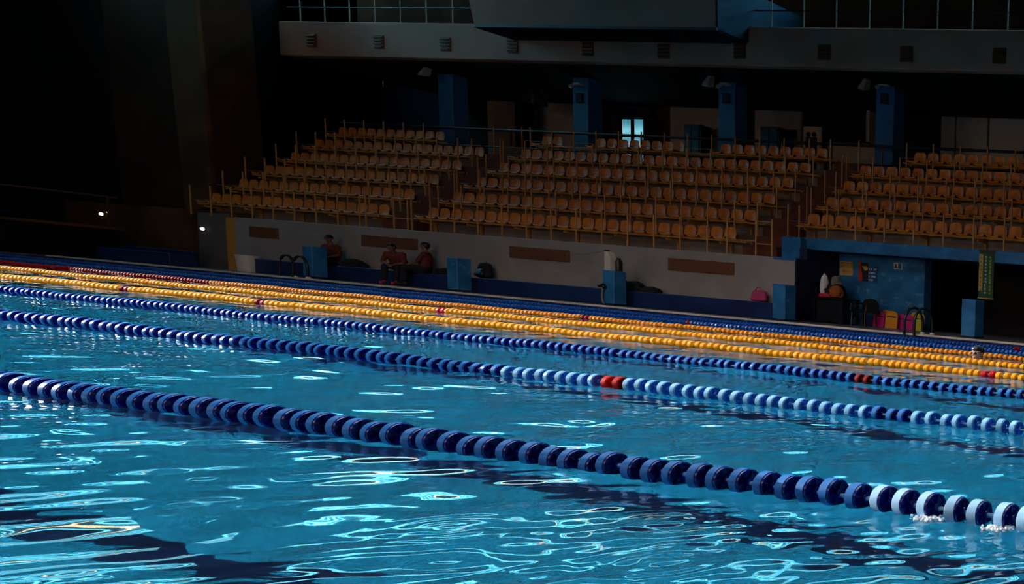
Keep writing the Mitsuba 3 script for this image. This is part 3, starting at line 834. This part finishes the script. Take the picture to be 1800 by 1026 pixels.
def person(label, pos, yaw, pose, skin, shirt, trousers, shoes, cap=True, s=1.0):
    """A seated person. pos: the middle of the seat; yaw: the way it faces, degrees from -y towards +x. pose: lean, head pitch and yaw, hands and feet offsets."""
    k = thing('person', label, 'person')
    ca, sa = math.cos(math.radians(yaw)), math.sin(math.radians(yaw))
    fw, rt, up = np.array([sa, -ca, 0]), np.array([-ca, -sa, 0]), np.array([0, 0, 1.0])
    o = np.asarray(pos, float)
    W = lambda f, r, u: o + (fw * f + rt * r + up * u) * s  # noqa: E731
    ln = math.radians(pose['lean'])
    sp = lambda d, r=0.0, off=0.0: W(math.sin(ln) * d + math.cos(ln) * off, r, .09 + math.cos(ln) * d - math.sin(ln) * off)  # noqa: E731
    hips = {d: W(.0, .095 * d, .09) for d in (-1, 1)}
    chest, neck, hd = sp(.36), sp(.54), sp(.70, off=.03)
    sh = {d: sp(.47, .18 * d) for d in (-1, 1)}
    body, top, pants = [], [], []
    knees, ank, toes = {}, {}, {}
    for d in (-1, 1):
        ff, spread, drop = pose['feet'][0 if d < 0 else 1]
        knees[d] = W(.42, (.11 + spread) * d, .10)
        ank[d] = W(.42 + ff, (.11 + spread * 1.2) * d, -drop + .07)
        toes[d] = ank[d] + fw * .15 * s - up * .045 * s
    torso = [(ball(hips[-1], .115 * s) + ball(hips[1], .115 * s) + ball(sp(.17), .125 * s)).hull(),
             (ball(sp(.15, .05), .12 * s) + ball(sp(.15, -.05), .12 * s) + ball(sp(.37, .085), .115 * s) + ball(sp(.37, -.085), .115 * s)).hull(),
             (ball(sp(.36, .09), .11 * s) + ball(sp(.36, -.09), .11 * s) + ball(sh[1] - up * .01, .062 * s) + ball(sh[-1] - up * .01, .062 * s)).hull()]
    body += torso + [bone(sp(.46), .068 * s, hd - up * .05, .056 * s)]
    for d in (-1, 1):
        body += [bone(hips[d], .095 * s, knees[d], .062 * s), bone(knees[d], .058 * s, lerp(knees[d], ank[d], .35), .056 * s), bone(lerp(knees[d], ank[d], .35), .056 * s, ank[d], .036 * s)]
        pants += [bone(hips[d], .112 * s, knees[d], .078 * s), bone(knees[d], .077 * s, lerp(knees[d], ank[d], .85), .062 * s)]
        a = pose['arms'][0 if d < 0 else 1]
        el, wr = W(*a[0][:1], a[0][1] * d, a[0][2]), W(*a[1][:1], a[1][1] * d, a[1][2])
        body += [bone(sh[d], .054 * s, el, .041 * s), bone(el, .041 * s, wr, .027 * s)]
        top += [bone(sh[d], .068 * s, lerp(sh[d], el, .95), .056 * s)]
        dd = (wr - el) / np.linalg.norm(wr - el)
        side = -rt * d + 0 * up
        body += hand(wr, dd, np.cross(side, dd) * (1 if np.cross(side, dd)[2] > 0 else -1), side, s, .7)
    pants += [(ball(hips[-1], .13 * s) + ball(hips[1], .13 * s) + ball(sp(.10), .128 * s)).hull()]
    hp, hy = math.radians(pose['head'][0]), math.radians(pose['head'][1])
    hf = (fw * math.cos(hy) + rt * math.sin(hy)) * math.cos(hp) - up * math.sin(hp)
    hu = (fw * math.cos(hy) + rt * math.sin(hy)) * math.sin(hp) + up * math.cos(hp)
    hb, P = head_bones(hd, hf, hu, s)
    part(k, 'body', blend(body + hb, .014 * s, 6), skin, smooth=True)
    part(k, 'shirt', blend([(ball(sp(.10, .06), .135 * s) + ball(sp(.10, -.06), .135 * s) + ball(sp(.37, .085), .129 * s) + ball(sp(.37, -.085), .129 * s)).hull(),
                            (ball(sp(.36, .09), .122 * s) + ball(sp(.36, -.09), .122 * s) + ball(sh[1] - up * .01, .076 * s) + ball(sh[-1] - up * .01, .076 * s)).hull()] + top, .02 * s, 6), shirt, smooth=True)
    part(k, 'trousers', blend(pants, .022 * s, 6), trousers, smooth=True)
    for d in (-1, 1):
        part(k, 'shoe', blend([(ball(ank[d] - up * .025 * s - fw * .03 * s, .048 * s) + ball(toes[d], .040 * s) + ball(toes[d] - fw * .06 * s, .046 * s)).hull()], .02, 4), shoes, smooth=True)
        part(k, 'eye', to_tri(ball(P(.088, .018, .031 * d), .0105 * s, 10)), 'ink', smooth=True)
    if cap:
        c = [(ball(P(-.02, .05, 0), .090 * s, 20) + ball(P(.03, .062, 0), .072 * s, 20)).hull(), (ball(P(.10, .062, .04), .012 * s) + ball(P(.10, .062, -.04), .012 * s) + ball(P(.15, .05, .03), .008 * s) + ball(P(.15, .05, -.03), .008 * s)).hull()]
        part(k, 'cap', blend(c, .016, 4), 'hair', smooth=True)
    else:
        c = [(ball(P(-.028, .042, 0), .088 * s, 20) + ball(P(.02, .068, 0), .072 * s, 20)).hull(), (ball(P(-.05, .0, .04), .05 * s) + ball(P(-.05, .0, -.04), .05 * s) + ball(P(-.05, -.04, 0), .045 * s)).hull()]
        part(k, 'hair', blend(c, .016, 4), 'hair', smooth=True)
    return k


FT = ((.02, .02, .45), (.05, .03, .45))
person('person in a dark cap and dark red shirt sitting by the leftmost blue pedestal', (-38.0, 17.70, .585), 18, dict(lean=4, head=(8, -10), feet=FT, arms=(((.05, .27, .32), (.28, .16, .20)), ((.06, .26, .32), (.30, .12, .18)))), 'skin_dark', 'shirt_red', 'black_cloth', 'black_cloth')
person('person with dark hair and red shoes leaning forward on the bench', (-34.85, 17.55, .585), 35, dict(lean=33, head=(16, 15), feet=((.12, .02, .45), (.06, .04, .45)), arms=(((.34, .24, .22), (.46, .09, .15)), ((.34, .24, .22), (.48, .07, .15)))), 'skin_dark', 'shirt_red', 'black_cloth', 'shoe_red', cap=False)
person('person in a dark red top leaning back beside the orange clothing on the bench', (-33.95, 17.62, .585), -48, dict(lean=-3, head=(4, 0), feet=((.0, .02, .45), (.06, .02, .45)), arms=(((.10, .26, .30), (.32, .14, .20)), ((.08, .26, .30), (.30, .12, .20)))), 'skin_dark', 'shirt_red', 'black_cloth', 'black_cloth', cap=False)


def drape(seed, c, size, mat, name, label, category, parent=None, amp=.35):
    """A soft heap: a noisy flattened ball standing on its bottom."""
    s = trimesh.creation.icosphere(4, 1.0)
    v = np.array(s.vertices)
    n = meshkit.fbm(v * 1.6 + seed, 4, seed)
    v *= (1 + amp * (n - .5) * 2)[:, None]
    v[:, 2] = np.where(v[:, 2] < -.45, -.45, v[:, 2])
    v[:, 2] += .45
    v = v * np.array(size) / np.array([1, 1, 1.45]) + np.array(c)
    s = trimesh.Trimesh(v, s.faces, process=False)
    if parent:
        return part(parent, name, s, mat, smooth=True)
    return solo(name, s, mat, label, category, smooth=True)


drape(3, (-34.35, 17.72, .55), (.42, .2, .14), 'orange_cloth', 'folded_clothing', 'dark orange clothing lying on the bench between two seated people', 'clothing')
drape(5, (-37.15, 17.72, .55), (.42, .22, .26), 'black_cloth', 'sports_bag', 'black bag lying on the bench right of the leftmost person', 'bag')
drape(6, (-33.3, 17.72, .55), (.32, .2, .2), 'black_cloth', 'sports_bag', 'small black bag on the bench left of the second pedestal', 'bag')
k = thing('backpack', 'black backpack standing on the bench right of the second pedestal', 'backpack')
part(k, 'body', blend([(ball((-31.95, 17.75, .66), .11) + ball((-31.62, 17.75, .66), .11) + ball((-31.9, 17.78, .93), .09) + ball((-31.68, 17.78, .93), .09)).hull()], .04, 6), 'black_cloth', smooth=True)
part(k, 'front_pocket', blend([(ball((-31.88, 17.62, .66), .07) + ball((-31.68, 17.62, .66), .07) + ball((-31.86, 17.66, .78), .05) + ball((-31.7, 17.66, .78), .05)).hull()], .03, 5), 'rubber_black', smooth=True)
part(k, 'handle', tube([[-31.84 + .0, 17.78, 1.0], [-31.83, 17.78, 1.05], [-31.75, 17.78, 1.05], [-31.74, 17.78, 1.0]], .012, 6), 'rubber_black')
drape(8, (-26.15, 17.7, .55), (.52, .22, .30), 'black_cloth', 'sports_bag', 'long black bag on the bench just right of the third pedestal', 'bag')
drape(9, (-25.45, 17.72, .55), (.30, .2, .17), 'black_cloth', 'sports_bag', 'low black bag at the right end of the longer black bag', 'bag')
k = thing('swim_bag', 'pink bag on the bench near the right end of the white wall', 'bag')
part(k, 'body', blend([(ball((-21.9, 17.76, .63), .07) + ball((-21.52, 17.76, .63), .07) + ball((-21.88, 17.8, .82), .06) + ball((-21.55, 17.8, .82), .06)).hull()], .03, 5), 'pink_bag', smooth=True)
part(k, 'handle', tube([[-21.82 + .01 * 0, 17.75, .87]] + [[-21.7 - .1 * math.cos(t), 17.75, .87 + .09 * math.sin(t)] for t in np.linspace(.2, 2.9, 9)], .012, 6), 'magenta')
# white bin
k = thing('bin', 'white plastic bin at the left end of the blue bench', 'bin')
part(k, 'body', lathe([[0, 0], [.22, 0], [.27, .5], [.25, .5], [.2, .03], [0, .03]], 20, 'z').apply_translation((-41.35, 17.5, DECK)), 'white_plastic', smooth=35)
part(k, 'rim', lathe([[.255, .49], [.29, .49], [.29, .53], [.255, .53], [.255, .49]], 20, 'z').apply_translation((-41.35, 17.5, DECK)), 'white_plastic', smooth=35)
# things on and by the third pedestal
k = thing('cream_box', 'cream box with sloped side standing on the third blue pedestal', 'box')
part(k, 'body', prism([(-26.07, 1.085), (-25.85, 1.085), (-25.85, 1.45), (-25.98, 1.62), (-26.07, 1.62)], 16.93, 17.1), 'cream_plastic')
part(k, 'top_knob', tube([[-26.07, 17.0, 1.6], [-26.07, 17.0, 1.66]], .06, 10), 'black_plastic')
k = thing('bottle', 'black bottle standing behind the cream box on the third pedestal', 'bottle')
part(k, 'body', lathe([[0, 0], [.08, 0], [.085, .03], [.085, .27], [.05, .33], [0, .33]], 16, 'z').apply_translation((-25.82, 17.13, 1.085)), 'black_plastic', smooth=40)
part(k, 'cap', lathe([[0, .32], [.045, .32], [.045, .38], [0, .38]], 12, 'z').apply_translation((-25.82, 17.13, 1.085)), 'rubber_black')
solo('cord', tube([[-29.0, 17.93, 1.47], [-27.6, 17.6, 1.53], [-26.1, 17.0, 1.64]], .008, 6), 'grey_cloth', 'thin cord running from the third brown panel to the cream box', 'cord')
k = thing('cleaning_hose', 'grey hose hanging down the front of the third pedestal', 'hose')
part(k, 'hose', tube([[-26.02, 16.84, .62 - .05], [-26.05, 16.84, .35], [-26.0, 16.82, .2], [-25.92, 16.8, .14]], .025, 8), 'grey_cloth', smooth=True)
part(k, 'nozzle', tube([[-26.12, 16.82, .62], [-26.0, 16.84, .66], [-25.95, 16.84, .58]], .05, 8), 'black_plastic', smooth=True)

# pool ladders
for nm, xs_, lab in (('l', (-37.05, -36.5), 'black looped pool ladder rails left of the first pedestal'), ('r', (-15.33, -15.05), 'black looped pool ladder rails by the coloured kickboards')):
    k = thing('pool_ladder', lab, 'pool ladder', 'pool ladders at the far edge')
    for x in xs_:
        w = .27 if nm == 'l' else .0
        y0, y1 = 15.95, 16.5
        pts = [[x - w * math.cos(t), 16.2 - (0.02 if w else .32) * math.cos(t), DECK + .25 + .40 * math.sin(t)] for t in np.linspace(0, PI, 14)]
        pts = [[pts[0][0], pts[0][1], -.5]] + pts + [[pts[-1][0], pts[-1][1] + .0, DECK]]
        part(k, 'hand_rail', tube(pts, .032, 8), 'rubber_black', smooth=True)
        part(k, 'foot', lathe([[0, 0], [.06, 0], [.06, .02], [.035, .05], [0, .05]], 12, 'z').apply_translation((pts[-1][0], pts[-1][1], DECK)), 'white_plastic')
    part(k, 'step', box(xs_[0] - (.27 if w else 0), xs_[1] + .02, 15.85, 15.93, -.25, -.22), 'steel')
    part(k, 'step', box(xs_[0] - (.27 if w else 0), xs_[1] + .02, 15.85, 15.93, -.50, -.47), 'steel')


# kickboards leaning against the recess wall
def kickboard(label, px, py0, py1, wid, mat, Y=19.2, lean=.10, stripe=None):
    a = at(px, py1, Y)
    h = at(px, py0, Y)[2] - DECK
    w = wid
    pts = [(-w, 0), (w, 0), (w, h * .72)] + [(w * math.cos(t), h * .72 + h * .28 * math.sin(t)) for t in np.linspace(.15, PI - .15, 10)] + [(-w, h * .72)]
    m = prism(pts, -.02, .02)
    m.apply_transform(trimesh.transformations.rotation_matrix(-lean, [1, 0, 0]))
    m.apply_translation((a[0], Y, DECK))
    k = thing('kickboard', label, 'kickboard', 'foam kickboards by the blue wall')
    part(k, 'board', m, mat)
    st = prism([(-w * .8, h * .62), (w * .8, h * .62), (w * .8, h * .68), (-w * .8, h * .68)], -.026, -.015)
    st.apply_transform(trimesh.transformations.rotation_matrix(-lean, [1, 0, 0]))
    st.apply_translation((a[0], Y, DECK))
    part(k, 'grip_band', st, 'ink')


kickboard('blue kickboard at the left end of the kickboard row', 1528, 554, 574, .15, 'bench_blue', 19.35)
kickboard('magenta kickboard at the left of the row', 1544, 546, 573, .18, 'magenta', 19.1)
kickboard('orange kickboard standing half behind the first magenta one', 1555, 544, 574, .2, 'orange_foam', 19.3)
kickboard('wide orange kickboard in the middle of the row', 1566, 546, 577, .2, 'orange_foam', 19.05)
kickboard('dark magenta kickboard between the black ladder rails', 1586, 551, 578, .24, 'magenta', 19.2)
kickboard('bright magenta kickboard in front of the darker magenta one', 1595, 553, 580, .17, 'magenta', 18.95)
kickboard('orange kickboard edge showing behind the yellow green one', 1606, 548, 578, .15, 'orange_foam', 19.3)
kickboard('yellow green kickboard at the right end of the row', 1614, 549, 580, .17, 'yellow_foam', 19.0)

# recess: table, chair, clothes
k = thing('table', 'dark table in the shadowed corner of the blue recess', 'table')
a, b = at(1404, 517, 18.6), at(1474, 520, 18.6)
part(k, 'top', box(-20.6, -19.55, 18.45, 19.1, .80, .85, .01), 'black_plastic')
for x in (-20.55, -19.6):
    for y in (18.5, 19.05):
        part(k, 'leg', box(x - .025, x + .025, y - .025, y + .025, DECK, .81), 'black_plastic')
part(k, 'front_panel', box(-20.5, -19.65, 18.52, 18.55, .15, .8), 'rubber_black')
k = thing('coat_pile', 'white, black and orange jackets heaped on the dark table', 'clothing')
drape(21, (-20.18, 18.78, .85), (.36, .24, .42), 'black_cloth', 'dark_jacket', None, None, parent=k)
drape(22, (-20.36, 18.66, .93), (.095, .12, .58), 'white_cloth', 'white_jacket', None, None, parent=k)
drape(23, (-19.98, 18.66, .87), (.2, .16, .33), 'orange_cloth', 'orange_jacket', None, None, parent=k)
drape(24, (-20.12, 18.82, 1.18), (.16, .14, .32), 'grey_cloth', 'grey_hood', None, None, parent=k)
drape(25, (-20.2, 18.5, .85), (.2, .1, .12), 'shoe_red', 'red_strap', None, None, parent=k)
k = thing('plastic_chair', 'black plastic chair with rounded back beside the dark table', 'chair')
cx, cy = -19.1, 18.75
pts = [(cx - .27, DECK + .4), (cx + .27, DECK + .4)] + [(cx + .27 * math.cos(t), DECK + .62 + .2 * math.sin(t)) for t in np.linspace(0, PI, 12)]
part(k, 'backrest', prism(pts, cy + .22, cy + .26), 'black_plastic')
part(k, 'seat', box(cx - .26, cx + .26, cy - .25, cy + .25, DECK + .40, DECK + .45, .02), 'black_plastic')
for x in (-.23, .23):
    for y in (-.22, .22):
        part(k, 'leg', tube([[cx + x, cy + y, DECK], [cx + x * .95, cy + y * .9, DECK + .42]], .025, 8), 'black_plastic')
    part(k, 'armrest', tube([[cx + x * 1.1, cy - .22, DECK + .42], [cx + x * 1.15, cy - .2, DECK + .62], [cx + x * 1.1, cy + .22, DECK + .66]], .025, 8), 'black_plastic')


# notices on the blue wall; their print cannot be read in the photograph
def scribble(parent, x0, x1, y, z, h, mat, seed, n=6, gap=.35):
    r = np.random.default_rng(seed)
    w = (x1 - x0) / n
    ms = []
    for j in range(n):
        if r.random() < .12:
            continue
        a = x0 + j * w
        ww = w * (1 - gap)
        ms += [box(a, a + ww, y - .004, y, z - h / 2 + d * h, z - h / 2 + d * h + h * .2) for d in r.choice((0, .4, .8), 2, replace=False)]
        ms.append(box(a + ww * r.choice((0, .4, .8)), a + ww * .25 + ww * r.choice((0, .4, .7)), y - .004, y, z - h / 2, z + h / 2))
    part(parent, 'text_line', cat(*ms), mat)


WY = 19.5
k = thing('notice', 'yellowed paper notice on the blue recess wall', 'notice')
part(k, 'sheet', box(-20.64, -20.19, WY - .012, WY, 1.56, 1.98), 'paper_yellow')
scribble(k, -20.6, -20.45, WY - .012, 1.93, .03, 'ink', 1, 3)
scribble(k, -20.4, -20.24, WY - .012, 1.92, .025, 'ink', 2, 4)
scribble(k, -20.56, -20.5, WY - .012, 1.81, .09, 'ink', 3, 1, .1)
scribble(k, -20.54, -20.46, WY - .012, 1.69, .03, 'ink', 4, 2)
scribble(k, -20.4, -20.22, WY - .012, 1.68, .03, 'ink', 5, 5)
k = thing('poster', 'red, yellow and black poster joined to a dark blue text panel', 'poster')
px0 = -19.99
part(k, 'picture', box(px0, -19.67, WY - .012, WY, 1.43, 1.98), 'ink')
part(k, 'red_area', prism([(px0, 1.43), (px0 + .14, 1.43), (px0 + .14, 1.6), (px0 + .1, 1.78), (px0 + .09, 2.03), (px0, 2.03)], WY - .018, WY - .01), 'poster_red')
part(k, 'yellow_area', prism([(px0 + .12, 1.88), (px0 + .32, 1.88), (px0 + .32, 1.77), (px0 + .22, 1.74)], WY - .018, WY - .01), 'poster_yellow')
part(k, 'text_panel', box(-19.66, -19.34, WY - .012, WY, 1.42, 1.86), 'poster_blue')
for j, (z, n) in enumerate(((1.80, 7), (1.69, 6), (1.58, 6), (1.48, 4))):
    scribble(k, -19.63, -19.63 + .04 * n, WY - .012, z, .055, 'paper_white', 40 + j, n, .25)
k = thing('pictogram_sign', 'small white sign with a brown and a blue pictogram', 'sign')
part(k, 'plate', box(-18.77, -18.49, WY - .015, WY, 1.86, 2.05), 'paper_white')
part(k, 'brown_symbol', cat(tube([[-18.70, WY - .02, 1.985], [-18.70, WY - .014, 1.985]], .028, 10), prism([(-18.75, 1.89), (-18.65, 1.89), (-18.67, 1.96), (-18.73, 1.96)], WY - .02, WY - .014)), 'wood_panel')
part(k, 'blue_symbol', prism([(-18.62, 1.87), (-18.51, 1.87), (-18.51, 2.04), (-18.62, 2.04)], WY - .02, WY - .014), 'pillar_blue')
# vertical sign board hanging in front of the beam
k = thing('hanging_banner', 'tall narrow green banner with yellow and white characters hanging from the beam', 'banner')
VX0, VX1, VY, VZ0, VZ1 = -15.27, -14.81, 18.615, 1.19, 2.5
part(k, 'cloth', box(VX0, VX1, VY - .012, VY, VZ0, VZ1), 'sign_green')
part(k, 'gold_strip', box(VX0, VX0 + .12, VY - .018, VY - .01, VZ0 + .2, VZ1 - .1), 'sign_gold')
part(k, 'top_batten', box(VX0 - .02, VX1 + .02, VY - .03, VY + .02, VZ1 - .03, VZ1 + .02), 'rail_dark')
part(k, 'bottom_batten', box(VX0 - .01, VX1 + .01, VY - .02, VY + .01, VZ0 - .02, VZ0 + .01), 'sign_gold')
r = np.random.default_rng(77)
for col, x, mat, n, hh in ((0, VX0 + .06, 'sign_gold', 0, .05), (1, VX0 + .21, 'paper_white', 11, .055), (2, VX0 + .35, 'sign_lime', 12, .055)):
    for j in range(n):
        z = VZ1 - .17 - j * (1.08 / n)
        ms = [box(x - .028, x + .028, VY - .018, VY - .011, z + d * .022 - .005, z + d * .022 + .005) for d in r.choice((-1, 0, 1), 2, replace=False)]
        ms += [box(x + d * .022 - .005, x + d * .022 + .005, VY - .018, VY - .011, z - .028, z + .028) for d in r.choice((-1, 0, 1), 1)]
        part(k, 'character', cat(*ms), mat)
for j in range(9):
    z = VZ1 - .2 - j * .11
    part(k, 'character', cat(box(VX0 + .03, VX0 + .09, VY - .022, VY - .017, z - .005, z + .005), box(VX0 + .055, VX0 + .065, VY - .022, VY - .017, z - .03, z + .03)), 'sign_green')

# swimmer beyond the third yellow rope
k = thing('person', 'swimmer in a dark cap and goggles with head above the water', 'person')
hc = np.array([-8.42, 9.22, .085])
hf = np.array([-.1, -1.0, -.05])
hb, P = head_bones(hc, hf, (0, .0, 1), 1.0)
body = hb + [bone(hc + [0, .02, -.06], .056, hc + [0, .03, -.17], .066), (ball(hc + [-.17, .05, -.27], .06) + ball(hc + [.17, .05, -.27], .06) + ball(hc + [-.09, .12, -.5], .11) + ball(hc + [.09, .12, -.5], .11)).hull(),
             (ball(hc + [-.08, .12, -.45], .115) + ball(hc + [.08, .12, -.45], .115) + ball(hc + [0, .25, -.72], .12)).hull()]
for d in (-1, 1):
    el = hc + [d * .36, -.1, -.38]
    wr = hc + [d * .30, -.34, -.34]
    body += [bone(hc + [d * .17, .05, -.27], .054, el, .041), bone(el, .041, wr, .027)] + hand(wr, (-.3 * d, -1, 0), (0, 0, 1), (-d, 0, 0), 1.0, .3)
    kn = hc + [d * .13, .62, -.78]
    body += [bone(hc + [d * .09, .3, -.74], .09, kn, .06), bone(kn, .058, hc + [d * .13, 1.0, -.72], .036), bone(hc + [d * .13, 1.0, -.72], .036, hc + [d * .13, 1.15, -.74], .03)]
part(k, 'body', blend(body, .013, 6), 'skin', smooth=True)
part(k, 'swim_cap', blend([(ball(P(-.02, .05, 0), .089, 20) + ball(P(.026, .066, 0), .071, 20)).hull()], .016, 4), 'black_plastic', smooth=True)
for d in (-1, 1):
    part(k, 'goggle_lens', to_tri(ball(P(.088, .02, .032 * d), .02, 12)), 'rubber_black', smooth=True)
part(k, 'goggle_strap', tube([P(.07 * math.cos(t) + .01, .028, .088 * math.sin(t)) for t in np.linspace(.4, 2 * PI - .4, 24)], .007, 6), 'ink')

# ------------------------------------------------------------------ far left end of the hall
c0, c1, c2, c3 = at(178, 0, 19), at(350, 0, 19), at(385, 330, 19), at(218, 320, 19)
ck = thing('buttress', 'huge dark brown slanted buttress at the left end of the stand', 'buttress')
part(ck, 'shaft', prism([(c3[0], DECK), (c2[0], DECK), (c1[0] - .05, 10.6), (c0[0] - .1, 10.6)], 19.0, 20.2), 'column_paint')
part(ck, 'edge_strip', prism([(c2[0] - 1.4, DECK), (c2[0], DECK), (c1[0] - .05, 10.6), (c1[0] - 1.6, 10.6)], 18.9, 19.02), 'brown_dark')
k = thing('end_platform', 'dark raised platform behind the left end of the pool', 'platform')
part(k, 'base', box(-51.5, -47.6, 6.0, 17.6, DECK, 1.1, .03), 'dark_paint')
part(k, 'top', box(-51.6, -47.5, 5.9, 17.7, 1.1, 1.2, .02), 'brown_dark')
for i in range(6):
    y = 6.4 + i * 2.2
    part(k, 'post', tube([[-47.6, y, 1.2], [-47.6, y, 2.2]], .03, 6), 'brown_dark')
part(k, 'rail', tube([[-47.6, 6.2, 2.2], [-47.6, 17.6, 2.2]], .035, 6), 'brown_dark')
solo('deck_bench', cat(box(-47.4, -43.9, 17.0, 17.6, DECK, .5, .02), box(-47.4, -43.9, 17.5, 17.62, .5, .62, .02)), 'bench_blue', 'low dark blue bench on the deck below the buttress', 'bench')
for i, (x, y, s) in enumerate(((178, 376, .055), (356, 402, .06), (189, 373, .03))):
    q = at(x, y, 18.06 if i == 1 else 18.24)
    k = thing('lamp', ['brightest small white lamp in the dark left corner', 'small white lamp on the dark wall left of the white wall', 'tiny yellowish lamp beside the brightest corner lamp'][i], 'lamp')
    m = to_tri(m3.Manifold.sphere(s, 12).translate([float(v) for v in q]))
    kk = k + '__bulb'
    scene[kk] = mikit.ply(m, 'pane_white', emitter={'type': 'area', 'radiance': rgb(((.5, .5, .52), (.22, .21, .22), (.2, .17, .06))[i]), 'sampling_weight': .02})
    part(k, 'housing', tube([q + [0, s * .5, 0], q + [0, .065, 0]], s * .95, 10), 'dark_paint')

# foam where the last floats slap the water
r = np.random.default_rng(5)
bub = []
for cx, cy in ((-1.86, -.05), (-1.60, -.055), (-1.40, -.06), (-1.28, -.05)):
    for _ in range(130):
        m = trimesh.creation.icosphere(1, r.uniform(.0025, .006))
        m.apply_translation((cx + r.normal(0, .022), cy + r.normal(0, .016), r.uniform(.0, .012)))
        bub.append(m)
solo('water_foam', cat(*bub), 'foam_white', 'white foam bubbles between the rightmost floats of the nearest lane rope', 'foam', smooth=True, kind='stuff')
